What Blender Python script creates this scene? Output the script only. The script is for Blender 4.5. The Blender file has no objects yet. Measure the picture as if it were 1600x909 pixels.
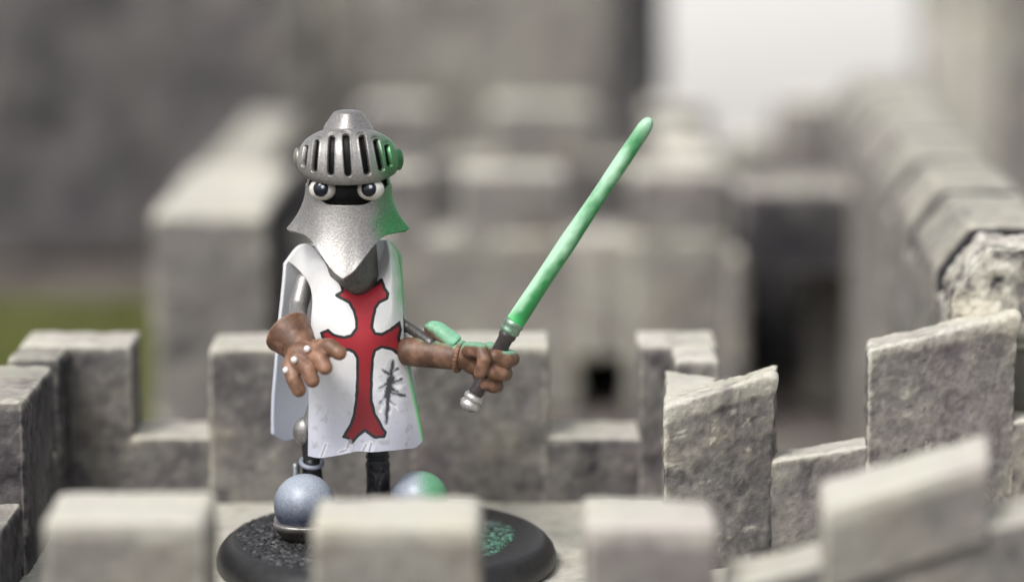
import bpy, bmesh, math, random
import numpy as np
from mathutils import Vector, Matrix, noise

random.seed(7); np.random.seed(7)
R = math.radians
SC = bpy.context.scene
COL = SC.collection
SC.unit_settings.scale_length = 0.01          # one unit is one centimetre

# ------------------------------------------------------------------ camera, world, sun
FPX = 4537.0; PITCH = R(9.5); CAM = Vector((0.0, -33.42, 8.88))
cam_data = bpy.data.cameras.new('camera')
cam = bpy.data.objects.new('camera', cam_data); COL.objects.link(cam); SC.camera = cam
cam_data.sensor_width = 36.0; cam_data.lens = FPX * 36.0 / 1600.0
cam_data.clip_start = 0.5; cam_data.clip_end = 3000
cam.location = CAM; cam.rotation_euler = (R(90) - PITCH, 0, 0)
cam_data.dof.use_dof = True; cam_data.dof.focus_distance = 33.9
cam_data.dof.aperture_fstop = 0.097

world = bpy.data.worlds.new('World'); SC.world = world; world.use_nodes = True
wn = world.node_tree; bg = wn.nodes['Background']
SUN_EL, SUN_AZ = 52, -35        # azimuth measured from -Y (behind the camera) towards -X (left)
sky = wn.nodes.new('ShaderNodeTexSky'); sky.sky_type = 'NISHITA'; sky.sun_disc = False
sky.sun_elevation = R(SUN_EL); sky.sun_rotation = R(180 + 35)
sky.air_density = 1.0; sky.dust_density = 4.0; sky.ozone_density = 1.0
hs = wn.nodes.new('ShaderNodeHueSaturation'); hs.inputs['Saturation'].default_value = 0.22
wn.links.new(sky.outputs[0], hs.inputs['Color']); wn.links.new(hs.outputs[0], bg.inputs[0])
bg.inputs[1].default_value = 0.14
sd = bpy.data.lights.new('sun', 'SUN'); sd.energy = 1.5; sd.angle = R(18); sd.color = (1.0, 0.965, 0.92)
sun = bpy.data.objects.new('sun', sd); COL.objects.link(sun)
az = R(35)
sdir = Vector((-math.sin(az) * math.cos(R(SUN_EL)), -math.cos(az) * math.cos(R(SUN_EL)), math.sin(R(SUN_EL))))
sun.rotation_euler = sdir.to_track_quat('Z', 'Y').to_euler(); sun.location = (-30, -50, 60)
vs = SC.view_settings
vs.view_transform = 'Standard'; vs.look = 'None'; vs.exposure = 0.4; vs.gamma = 1.0; vs.use_curve_mapping = False
SC.cycles.max_bounces = 6; SC.cycles.use_denoising = True

# ------------------------------------------------------------------ measuring helpers
CP, SP = math.cos(PITCH), math.sin(PITCH)
def ray(px, py):
    a = (px - 800) / FPX; b = -(py - 454.5) / FPX
    return Vector((a, CP + b * SP, -SP + b * CP))
def W(px, py, Y):                    # point on the upright plane y = Y
    d = ray(px, py); t = (Y - CAM.y) / d.y
    return CAM + d * t
def U(px, py, z):                    # point on the level plane at height z
    d = ray(px, py); t = (z - CAM.z) / d.z
    return CAM + d * t
def S(Y=0.0): return (Y - CAM.y) / FPX * 1.01     # size of one photo pixel at depth Y

# ------------------------------------------------------------------ object helpers
def link(name, me, mat=None, parent=None, smooth=True):
    o = bpy.data.objects.new(name, me); COL.objects.link(o)
    if mat is not None:
        me.materials.clear(); me.materials.append(mat)
    if smooth: me.shade_smooth()
    if parent is not None:
        o.parent = parent
        o.matrix_parent_inverse = Matrix.Translation(-parent.location)
    return o
def from_bm(name, bm, mat=None, parent=None, smooth=True):
    me = bpy.data.meshes.new(name); bm.normal_update(); bm.to_mesh(me); bm.free()
    return link(name, me, mat, parent, smooth)
def thing(name, label, cat, loc, group=None):
    o = bpy.data.objects.new(name, None); COL.objects.link(o); o.location = loc
    o.empty_display_size = 0.3
    o['label'] = label; o['category'] = cat
    if group: o['group'] = group
    return o
def baked(bm, mods):
    """run a bmesh through a list of modifier set-ups and give back the plain mesh"""
    me = bpy.data.meshes.new('tmp'); bm.to_mesh(me); bm.free()
    o = bpy.data.objects.new('tmp', me); COL.objects.link(o)
    for typ, props in mods:
        m = o.modifiers.new(typ, typ)
        for k, v in props.items(): setattr(m, k, v)
    dg = bpy.context.evaluated_depsgraph_get(); dg.update()
    out = bpy.data.meshes.new_from_object(o.evaluated_get(dg))
    bpy.data.objects.remove(o); bpy.data.meshes.remove(me)
    return out
def coords(me):
    n = len(me.vertices); a = np.empty(n * 3); me.vertices.foreach_get('co', a); a = a.reshape(n, 3)
    b = np.empty(n * 3); me.vertex_normals.foreach_get('vector', b); return a, b.reshape(n, 3)
def set_coords(me, a):
    me.vertices.foreach_set('co', a.ravel()); me.update()
def set_col(me, arr, name='Col'):
    at = me.attributes.new(name, 'FLOAT_COLOR', 'POINT')
    rgba = np.ones((len(me.vertices), 4)); rgba[:, :3] = arr
    at.data.foreach_set('color', rgba.ravel())
def set_val(me, arr, name):
    at = me.attributes.new(name, 'FLOAT', 'POINT'); at.data.foreach_set('value', np.asarray(arr, dtype=float).ravel())
def sstep(a, b, x):
    t = np.clip((x - a) / (b - a), 0, 1); return t * t * (3 - 2 * t)
_perm = np.random.RandomState(3).rand(64, 64, 64)
def vnoise(P, scale, off=0.0):       # quick value noise on an array of points, 0..1
    q = P * scale + off + 100.0; i = np.floor(q).astype(int); f = q - i; f = f * f * (3 - 2 * f)
    r = 0
    for dx in (0, 1):
        for dy in (0, 1):
            for dz in (0, 1):
                w = (f[:, 0] if dx else 1 - f[:, 0]) * (f[:, 1] if dy else 1 - f[:, 1]) * (f[:, 2] if dz else 1 - f[:, 2])
                r = r + w * _perm[(i[:, 0] + dx) % 64, (i[:, 1] + dy) % 64, (i[:, 2] + dz) % 64]
    return r
def fbm(P, scale, octv=4, off=0.0):
    v = 0; a = 0.5; t = 0
    for k in range(octv):
        v = v + a * vnoise(P, scale * 2 ** k, off + 17.3 * k); t += a; a *= 0.55
    return v / t
def interp(x, pts):
    xs = [p[0] for p in pts]; ys = [p[1] for p in pts]; return np.interp(x, xs, ys)
def smooth_interp(x, pts):           # Catmull-Rom through points, scalar or array
    xs = np.array([p[0] for p in pts], float); ys = np.array([p[1] for p in pts], float)
    m = np.gradient(ys, xs)
    x = np.clip(np.asarray(x, float), xs[0], xs[-1]); i = np.clip(np.searchsorted(xs, x) - 1, 0, len(xs) - 2)
    h = xs[i + 1] - xs[i]; t = (x - xs[i]) / h
    return ((2*t**3 - 3*t**2 + 1) * ys[i] + (t**3 - 2*t**2 + t) * h * m[i] + (-2*t**3 + 3*t**2) * ys[i+1] + (t**3 - t**2) * h * m[i+1])

def curvature(me, A, N):
    E = np.empty(len(me.edges) * 2, dtype=np.int64); me.edges.foreach_get('vertices', E); E = E.reshape(-1, 2)
    d = A[E[:, 1]] - A[E[:, 0]]; L = np.linalg.norm(d, axis=1) + 1e-9
    c = np.bincount(E[:, 0], (d * N[E[:, 0]]).sum(1) / L, len(A)) + np.bincount(E[:, 1], (-d * N[E[:, 1]]).sum(1) / L, len(A))
    return c / np.maximum(1, np.bincount(E.ravel(), minlength=len(A)))
def add_ball(bm, c, r, sc=(1, 1, 1), rot=None, seg=3):
    M = Matrix.Translation(c) @ (rot.to_matrix().to_4x4() if rot else Matrix()) @ Matrix.Diagonal((sc[0], sc[1], sc[2], 1))
    bmesh.ops.create_icosphere(bm, subdivisions=seg, radius=r, matrix=M)
def add_cap(bm, a, ra, b, rb, seg=20):  # tapered rod with round ends
    a, b = Vector(a), Vector(b); d = b - a
    add_ball(bm, a, ra); add_ball(bm, b, rb)
    if d.length > 1e-5:
        M = Matrix.Translation((a + b) / 2) @ d.to_track_quat('Z', 'Y').to_matrix().to_4x4()
        bmesh.ops.create_cone(bm, cap_ends=True, segments=seg, radius1=ra, radius2=rb, depth=d.length, matrix=M)
def add_chain(bm, pts, radii):
    for i in range(len(pts) - 1): add_cap(bm, pts[i], radii[i], pts[i + 1], radii[i + 1])
def fuse(bm, vox=0.02, it=4):
    return baked(bm, [('REMESH', dict(mode='VOXEL', voxel_size=vox, adaptivity=0.0)), ('SMOOTH', dict(factor=0.5, iterations=it))])
def grid_mesh(P):                    # P: rows x cols x 3
    n, m, _ = P.shape
    idx = np.arange(n * m).reshape(n, m)
    f = np.stack([idx[:-1, :-1], idx[:-1, 1:], idx[1:, 1:], idx[1:, :-1]], -1).reshape(-1, 4)
    me = bpy.data.meshes.new('grid'); me.from_pydata(P.reshape(-1, 3).tolist(), [], f.tolist()); me.update()
    return me
def lathe_bm(prof, seg=64, c=(0, 0, 0)):
    bm = bmesh.new(); rings = []
    for r, z in prof:
        rings.append([bm.verts.new((c[0] + r * math.cos(2*math.pi*k/seg), c[1] + r * math.sin(2*math.pi*k/seg), c[2] + z)) for k in range(seg)] if r > 1e-6
                     else [bm.verts.new((c[0], c[1], c[2] + z))])
    for A, B in zip(rings, rings[1:]):
        for k in range(seg):
            a, b = A[k % len(A)], A[(k+1) % len(A)]; c2, d = B[(k+1) % len(B)], B[k % len(B)]
            vs_ = []
            for v in (a, b, c2, d):
                if v not in vs_: vs_.append(v)
            if len(vs_) > 2: bm.faces.new(vs_)
    bmesh.ops.recalc_face_normals(bm, faces=bm.faces)
    return bm

# ------------------------------------------------------------------ materials
def mat(name):
    m = bpy.data.materials.new(name); m.use_nodes = True
    return m, m.node_tree, m.node_tree.nodes['Principled BSDF']
def node(nt, t, **kw):
    n = nt.nodes.new(t)
    for k, v in kw.items(): setattr(n, k, v)
    return n
def noise_node(nt, scale, detail=4, rough=0.55):
    tc = node(nt, 'ShaderNodeTexCoord'); n = node(nt, 'ShaderNodeTexNoise')
    n.inputs['Scale'].default_value = scale; n.inputs['Detail'].default_value = detail; n.inputs['Roughness'].default_value = rough
    nt.links.new(tc.outputs['Object'], n.inputs['Vector']); return n
def ramp(nt, src, stops):
    r = node(nt, 'ShaderNodeValToRGB'); e = r.color_ramp.elements
    while len(e) < len(stops): e.new(0.5)
    for el, (p, c) in zip(e, stops): el.position = p; el.color = (c[0], c[1], c[2], 1)
    nt.links.new(src, r.inputs[0]); return r
def bump(nt, b, src, strength, dist):
    n = node(nt, 'ShaderNodeBump'); n.inputs['Strength'].default_value = strength; n.inputs['Distance'].default_value = dist
    nt.links.new(src, n.inputs['Height']); nt.links.new(n.outputs[0], b.inputs['Normal']); return n
def painted(name, rough=0.55, metallic=0.0, speck=0.0, speck_scale=40, bump_s=0.15, bump_scale=30, coat=0.0, bdist=0.01):
    """paint whose colour is in the Col attribute, with grain"""
    m, nt, b = mat(name)
    at = node(nt, 'ShaderNodeAttribute', attribute_name='Col')
    n = noise_node(nt, speck_scale, 3, 0.6)
    r = ramp(nt, n.outputs[0], [(0.3, (1 - speck,) * 3), (0.7, (1 + 0 * speck,) * 3)])
    mx = node(nt, 'ShaderNodeMix', data_type='RGBA', blend_type='MULTIPLY'); mx.inputs[0].default_value = 1.0
    nt.links.new(at.outputs['Color'], mx.inputs[6]); nt.links.new(r.outputs[0], mx.inputs[7])
    nt.links.new(mx.outputs[2], b.inputs['Base Color'])
    b.inputs['Roughness'].default_value = rough; b.inputs['Metallic'].default_value = metallic
    b.inputs['Coat Weight'].default_value = coat; b.inputs['Coat Roughness'].default_value = 0.2
    n2 = noise_node(nt, bump_scale, 5, 0.6); bump(nt, b, n2.outputs[0], bump_s, bdist)
    return m
M_steel = painted('silver_paint', 0.4, 0.72, 0.45, 52, 0.4, 46)
M_cloth = painted('tabard_paint', 0.6, 0.0, 0.05, 30, 0.25, 26)
M_leather = painted('leather_paint', 0.5, 0.0, 0.35, 16, 0.45, 24)
M_blade = painted('blade_paint', 0.38, 0.0, 0.0, 20, 0.2, 14)
M_shoe = painted('shoe_paint', 0.42, 0.1, 0.35, 62, 0.15, 50)
M_dark = painted('dark_metal_paint', 0.4, 0.4, 0.4, 25, 0.4, 30)
M_base = painted('black_base_paint', 0.42, 0.0, 0.45, 9, 0.3, 16)
M_sand = painted('sand_paint', 0.5, 0.0, 0.2, 40, 0.3, 60)

def stone_mat(name, cols, rough=0.93):
    m, nt, b = mat(name)
    at = node(nt, 'ShaderNodeAttribute', attribute_name='relief')
    n = noise_node(nt, 9.0, 8, 0.68)
    a = node(nt, 'ShaderNodeMath', operation='MULTIPLY_ADD'); a.inputs[1].default_value = 0.15
    s = node(nt, 'ShaderNodeMath', operation='SUBTRACT'); s.inputs[1].default_value = 0.075
    nt.links.new(n.outputs[0], a.inputs[0]); nt.links.new(at.outputs['Fac'], a.inputs[2]); nt.links.new(a.outputs[0], s.inputs[0])
    r = ramp(nt, s.outputs[0], cols)
    # faint tint drift between warm beige, green grey and mauve
    n3 = noise_node(nt, 0.9, 3, 0.5)
    r3 = ramp(nt, n3.outputs[0], [(0.3, (1.03, 1.0, 0.93)), (0.5, (0.99, 1.0, 0.97)), (0.7, (1.0, 0.95, 0.98))])
    mx = node(nt, 'ShaderNodeMix', data_type='RGBA', blend_type='MULTIPLY'); mx.inputs[0].default_value = 1.0
    nt.links.new(r.outputs[0], mx.inputs[6]); nt.links.new(r3.outputs[0], mx.inputs[7])
    nt.links.new(mx.outputs[2], b.inputs['Base Color'])
    b.inputs['Roughness'].default_value = rough
    b.inputs['Specular IOR Level'].default_value = 0.25
    n2 = noise_node(nt, 16, 9, 0.72); bump(nt, b, n2.outputs[0], 0.75, 0.05)
    return m
STOPS = [(0.12, (0.035, 0.034, 0.038)), (0.34, (0.13, 0.122, 0.125)), (0.52, (0.26, 0.245, 0.225)), (0.72, (0.44, 0.425, 0.375)), (0.95, (0.62, 0.60, 0.54))]
M_stone = stone_mat('drybrushed_stone', STOPS)

# ------------------------------------------------------------------ stone helpers
def stone(name, plan, z0, z1, parent, vox=0.05, amp=0.03, bias=0.0, capw=0.10, chamfer=0.0, lip=None, kind=None, tilt=0.0, dark=None, rough_k=1.0, streak=False, shear=False, wear=3):
    """upright block from a plan outline: worn edges, lumpy cast surface, light dry-brushed paint on top and high spots"""
    bm = bmesh.new()
    vsb = [bm.verts.new((p[0], p[1], z0)) for p in plan]
    f = bm.faces.new(vsb)
    g = bmesh.ops.extrude_face_region(bm, geom=[f])
    for v in g['geom']:
        if isinstance(v, bmesh.types.BMVert): v.co.z = z1
    bmesh.ops.recalc_face_normals(bm, faces=bm.faces)
    if chamfer > 0:
        ed = [e for e in bm.edges if all(v.co.z > z1 - 1e-4 for v in e.verts)]
        bmesh.ops.bevel(bm, geom=ed, offset=chamfer, segments=1, affect='EDGES')
    me = baked(bm, [('REMESH', dict(mode='VOXEL', voxel_size=vox, adaptivity=0.0)), ('SMOOTH', dict(factor=0.5, iterations=wear))])
    A, N = coords(me)
    off = (plan[0][0] * 3.7 + plan[0][1] * 1.3) % 50
    big = fbm(A, 1.1, 3, off) - 0.5
    fine = fbm(A, 7.0, 4 if vox < 0.06 else 3, off) - 0.5
    vf = fbm(A, 22, 2, off) - 0.5
    A2 = A + N * (big * amp * 2.2 + fine * amp * 1.6 + vf * amp * 0.5)[:, None]
    if lip:                                            # a rolled, raised lip of filler along one edge line (p, q, height)
        p, q, hgt = lip
        p = np.array(p[:2]); q = np.array(q[:2]); d = (q - p) / np.linalg.norm(q - p); L = np.linalg.norm(q - p)
        rel = A[:, :2] - p; s = rel @ d; dist = np.abs(rel @ np.array([-d[1], d[0]]))
        k = np.exp(-(dist / 0.17) ** 2) * sstep(z1 - 0.28, z1 - 0.05, A[:, 2]) * sstep(-0.3, L, s)
        A2[:, 2] += k * hgt; A2 += N * (k * 0.05)[:, None]
    if tilt: A2[:, 2] += (1.0 if shear else sstep(z0, z1, A[:, 2])) * tilt * (A[:, 0] - (np.min(A[:, 0]) + np.max(A[:, 0])) / 2)
    # paint: heavier dry-brush on the top and along its worn rim, pits stay dark
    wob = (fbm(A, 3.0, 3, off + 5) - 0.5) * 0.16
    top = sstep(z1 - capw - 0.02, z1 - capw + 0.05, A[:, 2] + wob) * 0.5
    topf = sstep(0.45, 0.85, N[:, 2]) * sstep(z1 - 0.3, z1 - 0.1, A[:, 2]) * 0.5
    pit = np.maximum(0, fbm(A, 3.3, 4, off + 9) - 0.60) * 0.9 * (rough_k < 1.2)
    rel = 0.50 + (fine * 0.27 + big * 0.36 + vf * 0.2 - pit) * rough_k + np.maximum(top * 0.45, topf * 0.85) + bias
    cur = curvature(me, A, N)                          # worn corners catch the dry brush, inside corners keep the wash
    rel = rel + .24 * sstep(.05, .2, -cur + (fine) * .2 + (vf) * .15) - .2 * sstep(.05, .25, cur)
    if streak:
        sn = fbm(A * np.array([2.2, 2.2, 13.0]), 1.0, 3, off + 3)
        rel = rel + .4 * sstep(.66, .74, sn) * sstep(z1 - 1.15, z1 - .5, A[:, 2]) + .2 * sstep(.68, .74, fbm(A, 9, 3, off + 8))
    if dark is not None:
        rel = rel + dark(A)
    set_val(me, rel, 'relief')
    set_coords(me, A2)
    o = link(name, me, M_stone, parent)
    if kind: o['kind'] = kind
    return o
def rect(x0, y0, x1, y1): return [(x0, y0), (x1, y0), (x1, y1), (x0, y1)]
def along(p, q, s0, s1, th):          # strip of a wall from p towards q, thickness th to its left
    p = Vector(p[:2]); q = Vector(q[:2]); d = (q - p).normalized(); n = Vector((-d.y, d.x))
    return [tuple(p + d * s0), tuple(p + d * s1), tuple(p + d * s1 + n * th), tuple(p + d * s0 + n * th)]

H = 2.06; CR = 0.85; GZ = -2.6

# ------------------------------------------------------------------ ground and backdrop
def ground_mat():
    m, nt, b = mat('board_ground')
    n = noise_node(nt, 0.35, 6, 0.6)
    r = ramp(nt, n.outputs[0], [(0.3, (0.075, 0.062, 0.058)), (0.55, (0.15, 0.13, 0.12)), (0.8, (0.24, 0.22, 0.19))])
    nt.links.new(r.outputs[0], b.inputs['Base Color']); b.inputs['Roughness'].default_value = 0.95
    n2 = noise_node(nt, 6, 6, 0.7); bump(nt, b, n2.outputs[0], 0.6, 0.15); return m
bm = bmesh.new(); bmesh.ops.create_grid(bm, x_segments=60, y_segments=60, size=400)
for v in bm.verts: v.co.z = GZ - 0.05
g = from_bm('ground', bm, ground_mat()); g['kind'] = 'structure'

def grass_mat():
    m, nt, b = mat('grass_green')
    n = noise_node(nt, 0.5, 4, 0.6)
    r = ramp(nt, n.outputs[0], [(0.3, (0.11, 0.12, 0.035)), (0.7, (0.20, 0.22, 0.065))])
    nt.links.new(r.outputs[0], b.inputs['Base Color']); b.inputs['Roughness'].default_value = 0.8
    return m
def grass():
    V = []; F = []
    rs = np.random.RandomState(5)
    for k in range(26000):
        x = rs.uniform(-19, -5.3); y = rs.uniform(8, 33)
        if x > -6.4 and y > 14: continue
        h = rs.uniform(0.25, 0.6); a = rs.uniform(0, math.tau); w = 0.035
        dx, dy = math.cos(a) * w, math.sin(a) * w; lx, ly = rs.uniform(-.15, .15, 2); i = len(V)
        V += [(x - dx, y - dy, GZ), (x + dx, y + dy, GZ), (x + lx, y + ly, GZ + h)]; F.append((i, i + 1, i + 2))
    me = bpy.data.meshes.new('grass'); me.from_pydata(V, [], F); me.update()
    o = link('grass', me, grass_mat(), None, False); o['kind'] = 'stuff'
    bm = bmesh.new(); bmesh.ops.create_grid(bm, x_segments=30, y_segments=30, size=1)
    for v in bm.verts:
        v.co = Vector((-12.4 + v.co.x * 7.2, 20.5 + v.co.y * 12.5, GZ + 0.0))
        v.co.z += 0.12 * noise.noise(v.co * 0.7) - 0.02
    o2 = from_bm('grass_ground', bm, grass_mat()); o2['kind'] = 'structure'
grass()
def backdrop():
    m, nt, b = mat('white_board'); b.inputs['Base Color'].default_value = (0.62, 0.61, 0.595, 1); b.inputs['Roughness'].default_value = 0.7
    n = noise_node(nt, 0.05, 3); bump(nt, b, n.outputs[0], 0.1, 0.5)
    bm = bmesh.new(); bmesh.ops.create_cube(bm, size=1, matrix=Matrix.Translation((0, 70, 5.5)) @ Matrix.Rotation(R(-35), 4, 'X') @ Matrix.Diagonal((150, 1.0, 34, 1)))
    bmesh.ops.bevel(bm, geom=bm.edges[:], offset=0.2, segments=2, affect='EDGES')
    o = from_bm('backdrop', bm, m); o['kind'] = 'structure'
backdrop()

# ------------------------------------------------------------------ bastion round the knight
bas = thing('castle_bastion', 'low grey crenellated bastion with the toy knight standing on its floor', 'castle wall', (-1.5, 0, 0))
XL, XLO = -5.66, -6.30                 # left wall, inner and outer face
YB, YBO = 3.1, 4.15                    # back wall
YF, YFO = -5.0, -6.15                  # front wall
# front-right and rear-right walls run parallel towards the back right

# floor
plan = [(-6.2, -6.0), (3.0, -6.0), (3.0, .3), (2.4, 1.0), (2.4, 4.0), (-6.2, 4.0)]
def floor_dark(A): return -0.12 + 0.10 * sstep(2.0, 3.2, A[:, 0])
stone('floor', plan, -0.5, 0.0, bas, vox=0.07, amp=0.02, bias=0.02, capw=-0.5, dark=floor_dark)
# wall below the floor (outer skirt)
stone('outer_wall', [(-6.3, -6.15), (9.4, -6.15), (9.4, 1.7), (3.0, .9), (2.75, 1.9), (2.7, 4.15), (-6.3, 4.15)], GZ, -0.3, bas, vox=0.14, amp=0.05)
def row(plan_, z, **kw): return stone('parapet', plan_, -0.2, z, bas, **kw)
def merlon(plan_, z0, z1, par=None, **kw): return stone('merlon', plan_, z0, z1, par or bas, **kw)
# back wall
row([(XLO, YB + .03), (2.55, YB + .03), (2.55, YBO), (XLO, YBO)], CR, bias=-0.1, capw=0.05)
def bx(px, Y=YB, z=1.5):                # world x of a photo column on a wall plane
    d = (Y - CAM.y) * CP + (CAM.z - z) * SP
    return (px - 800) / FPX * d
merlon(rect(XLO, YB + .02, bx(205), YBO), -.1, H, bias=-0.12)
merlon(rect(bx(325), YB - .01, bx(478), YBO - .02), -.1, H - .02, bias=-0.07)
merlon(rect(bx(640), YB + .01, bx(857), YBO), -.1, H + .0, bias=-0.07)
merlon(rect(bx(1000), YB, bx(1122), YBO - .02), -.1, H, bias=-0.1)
# left wall, toned darker to stand in for shade on its inner faces
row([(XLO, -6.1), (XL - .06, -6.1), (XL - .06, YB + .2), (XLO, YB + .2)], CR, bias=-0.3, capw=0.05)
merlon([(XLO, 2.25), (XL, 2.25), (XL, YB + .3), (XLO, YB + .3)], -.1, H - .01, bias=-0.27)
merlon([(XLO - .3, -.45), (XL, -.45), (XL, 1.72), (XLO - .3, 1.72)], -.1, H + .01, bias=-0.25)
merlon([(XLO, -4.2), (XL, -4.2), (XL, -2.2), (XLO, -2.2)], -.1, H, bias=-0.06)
# right wall, short, behind the acute corner
row([(1.95, .2), (2.55, .8), (2.55, YB + .2), (1.95, YB + .2)], CR, bias=-0.06, capw=0.05)
merlon([(2.05, 2.35), (2.6, 2.35), (2.6, YB + .15), (2.05, YB + .15)], CR - .3, H - .02, bias=-0.05)
stone('buttress', [(2.45, 1.6), (3.2, 2.3), (3.1, 3.4), (2.4, 3.9)], GZ, 1.55, bas, bias=0.05)
# right-hand walls: they face the camera and climb to the right
def slope(name, pxa, ya, Ya, pxb, yb, Yb, th, z0, drop=0.0, **kw):
    """wall piece whose top edge runs from one photo point to another on two upright planes"""
    a = W(pxa, ya, Ya); b = W(pxb, yb, Yb); dv = Vector((0.13, 0.99)) * th
    pl = [(a.x, a.y), (b.x, b.y), (b.x + dv.x * 1.1, b.y + dv.y), (a.x + dv.x * .6, a.y + dv.y)]
    zt = (a.z + b.z) / 2; k = (b.z - a.z) / (b.x - a.x)
    return stone(name, pl, z0, zt, bas, tilt=k, **kw)
slope('parapet', 1150, 728, -.1, 1660, 645, .95, .55, -.4, vox=.04, bias=0.02, capw=.05)
A0 = W(1037, 630, -.4); A1 = W(1210, 576, 0)
slope('merlon', 1037, 634, -.42, 1210, 588, -.02, .75, -.2, vox=.03, amp=.028, bias=-.05, capw=.2, rough_k=1.1, wear=9, streak=True, lip=(Vector((A0.x, -.36)), Vector((A1.x, .05)), .03))
stone('merlon', [(1.80, -.1), (2.35, .3), (2.5, 1.2), (1.88, 1.55)], -.1, H - .02, bas, vox=.04, bias=.08)
B0 = W(1357, 548, .3); B1 = W(1588, 492, .8)
slope('merlon', 1357, 546, .28, 1588, 496, .78, .75, .4, vox=.03, amp=.035, bias=-.06, capw=.16, rough_k=1.1, wear=9, lip=(Vector((B0.x, .36)), Vector((B1.x, .85)), .03))
slope('merlon', 1625, 500, .9, 1800, 470, 1.2, .6, .4, bias=-.1)
# ramp floor rising to the right
def ramp_floor():
    a = W(1240, 840, .4); bm = bmesh.new()
    pl = [(2.3, -5.3), (9.0, -5.3), (9.0, 1.4), (2.3, .6)]
    return stone('ramp_floor', pl, -1.0, .37, bas, vox=.06, amp=.02, bias=-.06, capw=-.5, tilt=.235)
ramp_floor()
# front wall
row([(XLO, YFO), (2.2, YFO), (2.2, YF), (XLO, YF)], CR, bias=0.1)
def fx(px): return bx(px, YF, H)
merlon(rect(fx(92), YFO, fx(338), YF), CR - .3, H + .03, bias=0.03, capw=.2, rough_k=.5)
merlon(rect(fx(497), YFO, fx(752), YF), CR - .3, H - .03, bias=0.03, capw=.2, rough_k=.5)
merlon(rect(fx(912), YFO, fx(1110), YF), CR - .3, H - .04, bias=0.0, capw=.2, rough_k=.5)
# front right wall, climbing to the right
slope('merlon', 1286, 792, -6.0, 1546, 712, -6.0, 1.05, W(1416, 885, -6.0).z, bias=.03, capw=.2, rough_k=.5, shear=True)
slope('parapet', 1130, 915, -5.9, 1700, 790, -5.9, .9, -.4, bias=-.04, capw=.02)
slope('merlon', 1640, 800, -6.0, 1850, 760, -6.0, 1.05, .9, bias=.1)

# ------------------------------------------------------------------ square keep behind
keep = thing('square_keep', 'blurred square grey castle keep with battlements straight behind the knight', 'castle', (0, 24, GZ))
KF, KB = 21.0, 32.6
kl0 = U(226, 338, H); kl1 = U(385, 172, H)
KX0 = -6.15; KX1 = (1140 - 800) / FPX * 55.5
def kx(px, Y): return bx(px, Y, H)
fm = rect(kl0.x, 15.6, kx(418, 15.6), KF + 1.2)
stone('corner_wall', fm, GZ, H - .03, keep, vox=.14, amp=.05, bias=-.06, capw=.02, dark=lambda A: -.3 * sstep(kx(418, 15.6) - .12, kx(418, 15.6) - .02, A[:, 0]))  # right-hand face darkened in the colour as its shaded side
# front wall with a real doorway
dx0, dx1, dz = bx(908, KF, -1.2), bx(978, KF, -1.2), W(940, 563, KF).z
stone('wall', rect(kx(415, KF), KF, dx0, KF + 1.3), GZ, CR, keep, vox=.12, amp=.05, bias=.06)
stone('wall', rect(dx1, KF, KX1, KF + 1.3), GZ, CR, keep, vox=.12, amp=.05, bias=.06)
stone('lintel', rect(dx0 - .1, KF + .02, dx1 + .1, KF + 1.28), dz, CR - .01, keep, vox=.12, amp=.05, bias=.10)
for a, b in ((600, 662), (718, 884), (985, 1140)):
    stone('merlon', rect(kx(a, KF), KF, kx(b, KF), KF + 1.2), CR - .3, H, keep, vox=.12, amp=.05, bias=-0.02)
# side and back walls
stone('wall', [(kl0.x, kl0.y + 1), (kl0.x + 1.5, kl0.y + 3), (kl1.x + 1.2, KB), (kl1.x, KB)], GZ, H - .1, keep, vox=.16, amp=.05, bias=-.22)
stone('wall', rect(KX1 - 1.2, KF + 1, KX1, KB), GZ, CR, keep, vox=.16, amp=.05, bias=-.1)
stone('wall', rect(kl1.x, KB, KX1, KB + 1.2), GZ, CR, keep, vox=.16, amp=.05, bias=-.15)
for a, b in ((560, 680), (765, 930), (1010, 1110)):
    stone('merlon', rect(kx(a, KB), KB, kx(b, KB), KB + 1.2), CR - .3, H + .1, keep, vox=.16, amp=.05, bias=-0.08)
for k in range(2):
    y0 = KF + 3 + 4 * k
    stone('merlon', rect(KX1 - 1.2, y0, KX1, y0 + 2), CR - .3, H, keep, vox=.16, amp=.05, bias=0.05)
stone('wall_walk', rect(kl0.x + 1.5, KF + 1.0, KX1 - 1, KB + .2), -1.0, -0.6, keep, vox=.25, amp=.03, bias=-.35)  # dark tone stands in for shade inside the keep

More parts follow.
